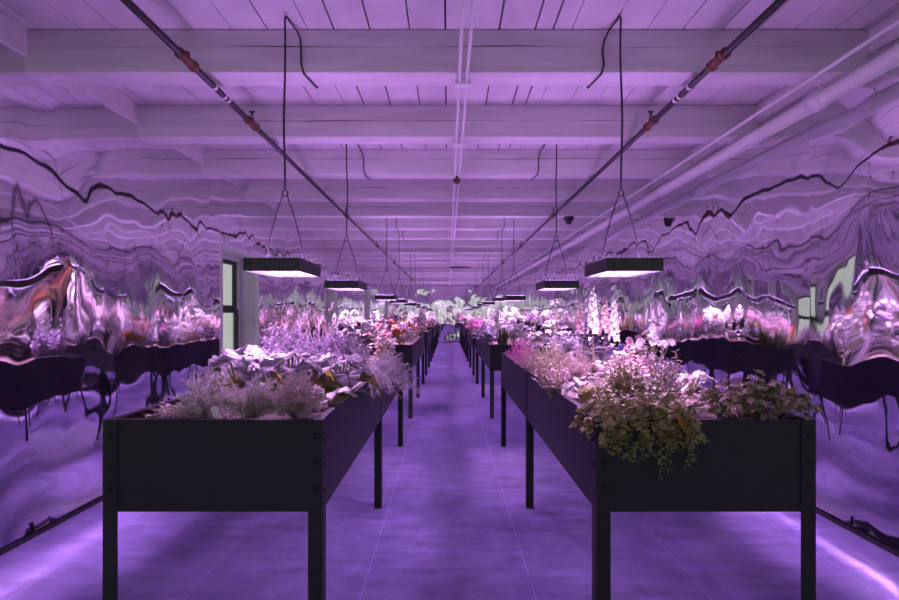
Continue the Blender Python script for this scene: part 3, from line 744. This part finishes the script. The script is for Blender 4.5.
def toothed(seed):
    rnd = random.Random(seed); f, st, yl = MB(), MB(), {}
    def prof(t): return max(.06, math.sin(PI*min(1, t*.9+.06)**.8))**.6
    for k in range(170):
        a = rnd.uniform(0, 6.28); o = math.sqrt(rnd.random()); ox, oy = math.cos(a)*o*.215, math.sin(a)*o*.125; hh = .15*(1-.75*o*o)*rnd.uniform(.45, 1.1)+.03
        pts = [V(ox*.4, oy*.4, 0), V(ox*.7, oy*.7, hh*.7), V(ox, oy-.01, hh)]; st.tube(pts, .0016, 4, .0012, False)
        b = a + rnd.uniform(-.6,.6)
        for q in (-1, 0, 1):
            d_ = V(math.cos(b+q*.95), math.sin(b+q*.95), rnd.uniform(-.1,.5)); l = rnd.uniform(.022, .034)
            leaf(yl.setdefault('yellowing_leaf#%d_%d' % (k, q), MB()) if k in (7, 31) and q == 0 else f, pts[-1], d_, l, l*.95, rnd, .45, 4, .14, prof, .02)
    return {'foliage': f, 'stem': st, **yl}
P('strawberry_plant', toothed(21), 'straw', 752, 1.86, 'olive green clump of rounded three-part leaves at the front wall corner, spilling over the rim')
P('small_leaf_bush', bush(.13, .27, 60, .026, .7, 22, 16), 'pinkl', 662, 2.18, 'dense pink brown small leaved bush behind the trailing plant, rising toward the wall')
P('small_leaf_bush', bush(.12, .19, 60, .03, .8, 46, 14), 'trailish', 650, 1.98, 'olive leafy bush right behind the hanging trailing plant, nearest the front')
P('small_leaf_bush', bush(.13, .24, 60, .024, .7, 23, 16), 'olive', 628, 2.12, 'olive small leaved bush between the low ruffled leaves and dense pink brown bush')
P('small_leaf_bush', bush(.14, .28, 60, .026, .7, 24, 16), 'pinkl', 622, 2.55, 'pink brown small leaved bush in the planter middle below the white spikes')
P('ruffled_leaf_plant', rosette(.10, .10, 16, .07, 1.0, 25, 0, 6, .5, .05), 'pale', 584, 2.32, 'whitish ruffled leaf plant lying low along the aisle rim')
P('ruffled_leaf_plant', rosette(.10, .11, 12, .075, .95, 26, 1, 6, .5, .05), 'olive', 606, 2.12, 'olive ruffled leaf plant beside the whitish one near the front')
P('wiry_bush', feather(.15, .27, 120, 27, 30, .022, .1, (0, 0), .0036), 'khaki', 549, 2.95, 'olive wiry bush mounded at the aisle rim')
P('wiry_bush', feather(.12, .24, 90, 28, 30, .022, .1, (0, 0), .0036), 'pinkl', 580, 2.98, 'brown pink wiry bush beside the olive one')
P('plume_flower', feather(.11, .27, 60, 29, 30, .022, .1, (0, 0), .004), 'fmag', 521, 3.75, 'magenta plume flower by the aisle rim near the far end')
P('plume_flower', feather(.10, .22, 50, 48, 30, .022, .1, (0, 0), .004), 'fpink', 530, 3.4, 'pale pink plume flower just in front of the magenta one')
P('spike_flower', spike(.585, 1, 30, .027, .05, .5, 8, .1), 'lav', 593, 2.96, 'tallest white flower spike reaching toward the nearest pipe-side lamp', 'fwhite')
P('spike_flower', spike(.50, 1, 33, .024, .05, .5, 8, .1), 'lav', 614, 2.97, 'shorter white flower spike beside the tallest, wall side', 'fwhite')
P('spike_flower', spike(.53, 1, 34, .021, .05, .55, 8, .1), 'lav', 605, 3.08, 'pinkish brown flower spike between the two white spikes', 'fpeach')
P('spike_flower', spike(.52, 1, 35, .022, .05, .55, 8, .1), 'lav', 580, 3.12, 'pale pink flower spike on the aisle side of the tallest white spike', 'fpink')
P('whorled_flower', flowers(.12, .58, 13, 36, .017, 18, .06, .5, .03), 'lav', 556, 4.55, 'tall white whorled flower behind the second pipe-side lamp', 'fwhite')
P('whorled_flower', flowers(.13, .46, 10, 37, .02, 14, .06), 'lav', 536, 4.4, 'lilac topped whorled flower near the far aisle corner', 'flilac')
P('white_blossom', flowers(.11, .38, 10, 38, .024, 12, .04), 'lav', 655, 2.95, 'bright white blossom standing at the wall edge under the lamp', 'fwhite')
P('white_blossom', flowers(.10, .34, 8, 39, .02, 10, .04), 'pinkl', 640, 3.3, 'pink white blossom behind the wine red leaves', 'fpink')
P('red_leaf_plant', bush(.08, .26, 22, .055, .6, 40, 8), 'wine', 637, 2.75, 'wine red leaved plant below the bright white blossom')
P('ruffled_leaf_bush', bush(.15, .32, 46, .05, .6, 41, 9), 'purp', 590, 3.45, 'purple leafy bush around the foot of the white spikes')
P('ruffled_leaf_bush', bush(.14, .34, 46, .05, .6, 42, 9), 'lav', 565, 3.95, 'lilac leafy bush in the middle of the nearest pipe-side planter, past the spikes')
P('arching_grass', grass(.18, .40, 70, 43), 'lav', 575, 4.25, 'arching lilac grass under the second pipe-side lamp')
P('small_leaf_bush', bush(.12, .20, 44, .022, .7, 44, 12), 'pinkl', 555, 2.45, 'pink small leaved herb low between ruffled leaves and olive wiry bush')
P('ruffled_leaf_plant', rosette(.10, .12, 12, .08, .8, 45, 0, 6, .5, .05), 'pale', 690, 2.45, 'pale broad herb at the wall edge behind the pink brown bush')

# --- second planters
Y2 = PY[1]
P('orange_flower', flowers(.13, .22, 14, 50, .03, 6, .04), 'olive', 400, 6.32, 'bright orange flower at the front aisle corner of the second window-side planter', 'forange')
P('cluster_flower', flowers(.15, .38, 14, 51, .026, 10), 'lav', 388, 6.45, 'rose pink cluster flower beside the bright orange flower', 'fred')
P('cluster_flower', flowers(.15, .40, 14, 52, .026, 10), 'lav', 378, 6.8, 'white cluster flower under the third window-side lamp', 'fwhite')
P('ruffled_leaf_bush', bush(.18, .34, 40, .06, .6, 53, 9), 'lav', 402, 7.3, 'pale lilac leafy bush behind the bright orange flower')
P('cluster_flower', flowers(.15, .34, 12, 54, .026, 8), 'pinkl', 412, 7.9, 'pink cluster flower at the aisle rim halfway along the second window-side planter', 'fpink')
P('spiky_rosette', grass(.22, .34, 60, 55, .022, .3), 'dark', 503, 6.42, 'dark green spiky rosette at the front of the second pipe-side planter')
P('white_blossom', flowers(.18, .50, 22, 56, .02, 14, .06, .5, .035), 'lav', 514, 6.95, 'bright white tall blossom under the third pipe-side lamp', 'fwhite')
P('white_blossom', flowers(.16, .45, 20, 57, .02, 14, .06, .5, .035), 'lav', 500, 7.4, 'white tall blossom just behind the dark spiky rosette', 'fwhite')
P('ruffled_leaf_bush', bush(.18, .26, 46, .075, .8, 58, 8), 'lav', 489, 6.95, 'lilac ruffled bush spilling at the aisle rim of the second pipe-side planter')
P('ruffled_leaf_bush', bush(.17, .26, 40, .07, .8, 59, 8), 'purp', 484, 7.9, 'violet ruffled bush at the aisle rim halfway along the second pipe-side planter')
P('pink_flower', flowers(.16, .30, 14, 60, .034, 8), 'lav', 477, 8.75, 'vivid pink flower at the aisle rim, far end of the second pipe-side planter', 'fmag')
P('ruffled_leaf_bush', bush(.18, .36, 40, .06, .6, 61, 9), 'lav', 517, 7.9, 'lilac leafy bush at the wall edge past the white tall blossoms')
P('spike_flower', spike(.56, 4, 62, .03, .12, .5, 8, .1), 'lav', 502, 8.5, 'white spiked flower clump under the fourth pipe-side lamp', 'fwhite')

# --- everything farther: prototypes, copied plant by plant
PROTO = [
    ('ruffled_leaf_bush', 'lilac leafy bush', meshes(bush(.17, .34, 44, .06, .65, 70, 9), 'lav', None, 'q0')),
    ('cluster_flower', 'white cluster flower', meshes(flowers(.16, .42, 16, 71, .02, 11, .05, .5, .03), 'lav', 'fwhite', 'q1')),
    ('cluster_flower', 'pink cluster flower', meshes(flowers(.16, .34, 16, 72, .02, 10, .05, .5, .03), 'pinkl', 'fpink', 'q2')),
    ('spike_flower', 'white spiked flower', meshes(spike(.56, 5, 73, .028, .12, .45, 8, .1), 'lav', 'fwhite', 'q3')),
    ('ruffled_leaf_bush', 'purple leafy bush', meshes(bush(.17, .32, 44, .06, .65, 74, 9), 'purp', None, 'q4')),
    ('arching_grass', 'arching lilac grass', meshes(grass(.2, .42, 90, 75), 'lav', None, 'q5')),
    ('feathery_herb', 'grey feathery herb', meshes(feather(.17, .30, 50, 76, 30, .045), 'grey', None, 'q6')),
    ('small_leaf_bush', 'olive small leaved bush', meshes(bush(.15, .28, 50, .03, .7, 77, 12), 'olive', None, 'q7')),
    ('orange_flower', 'orange flower', meshes(flowers(.13, .26, 12, 78, .03, 7), 'olive', 'forange', 'q8')),
    ('broad_leaf_plant', 'pale broad leaved plant', meshes(rosette(.17, .2, 10, .14, .8, 79, 0), 'pale', None, 'q9')),
]
rnd = random.Random(77)
WN = {-1: 'window-side', 1: 'pipe-side'}
for s in (-1, 1):
    for i, y in enumerate(PY):
        if i == 0: continue
        edges = (('aisle', -s*.19), ('wall', s*.19))
        for e, (en, ox) in enumerate(edges):
            n = 7 if i < 3 else 5
            for k in range(n):
                yy = y + .25 + (LEN-.5)*k/(n-1)
                if i == 1 and en == 'aisle' and k < (4 if s < 0 else 6): continue
                if i == 1 and en == 'wall' and k < (2 if s < 0 else 5) and k != 0: continue
                pi = rnd.choice((0, 0, 1, 1, 2, 3, 3, 4, 5, 6, 7, 9) + ((8,) if s < 0 else (2,)))
                nm, look, ms = PROTO[pi]
                lab = '%s, %s from near end on %s edge of the %s %s planter' % (look, ORD[k], en, ORD[i], WN[s])
                plant(nm, ms, PXC[s] + ox + rnd.uniform(-.03, .03), yy + rnd.uniform(-.06, .06), lab, 'plant', '%ss in the planters' % look if not look.endswith('s') else look + ' in the planters', rnd.uniform(.9, 1.12), rnd.uniform(0, 6.28))

# ------------------------------------------------------------------ daylight, camera, colour
w = bpy.data.worlds.new('daylight'); bpy.context.scene.world = w; w.use_nodes = True
bg = w.node_tree.nodes['Background']; bg.inputs[0].default_value = (.96, .955, .96, 1); bg.inputs[1].default_value = .52
cam = bpy.data.cameras.new('camera'); co = bpy.data.objects.new('camera', cam); C.objects.link(co)
co.location = (0, 0, H); co.rotation_euler = (PI/2, 0, 0)
cam.sensor_width = 36; cam.lens = 36*F/899; cam.shift_x = 1.5/899; cam.shift_y = 15/899; cam.clip_start = .05
sc = bpy.context.scene; sc.camera = co
sc.view_settings.view_transform = 'Standard'; sc.view_settings.look = 'None'; sc.view_settings.exposure = .62; sc.view_settings.gamma = 1
sc.view_settings.use_curve_mapping = False
cy = sc.cycles
cy.max_bounces = 12; cy.diffuse_bounces = 4; cy.glossy_bounces = 8; cy.transmission_bounces = 4; cy.transparent_max_bounces = 8
cy.caustics_reflective = True; cy.blur_glossy = .0; cy.sample_clamp_indirect = 60; cy.use_denoising = True
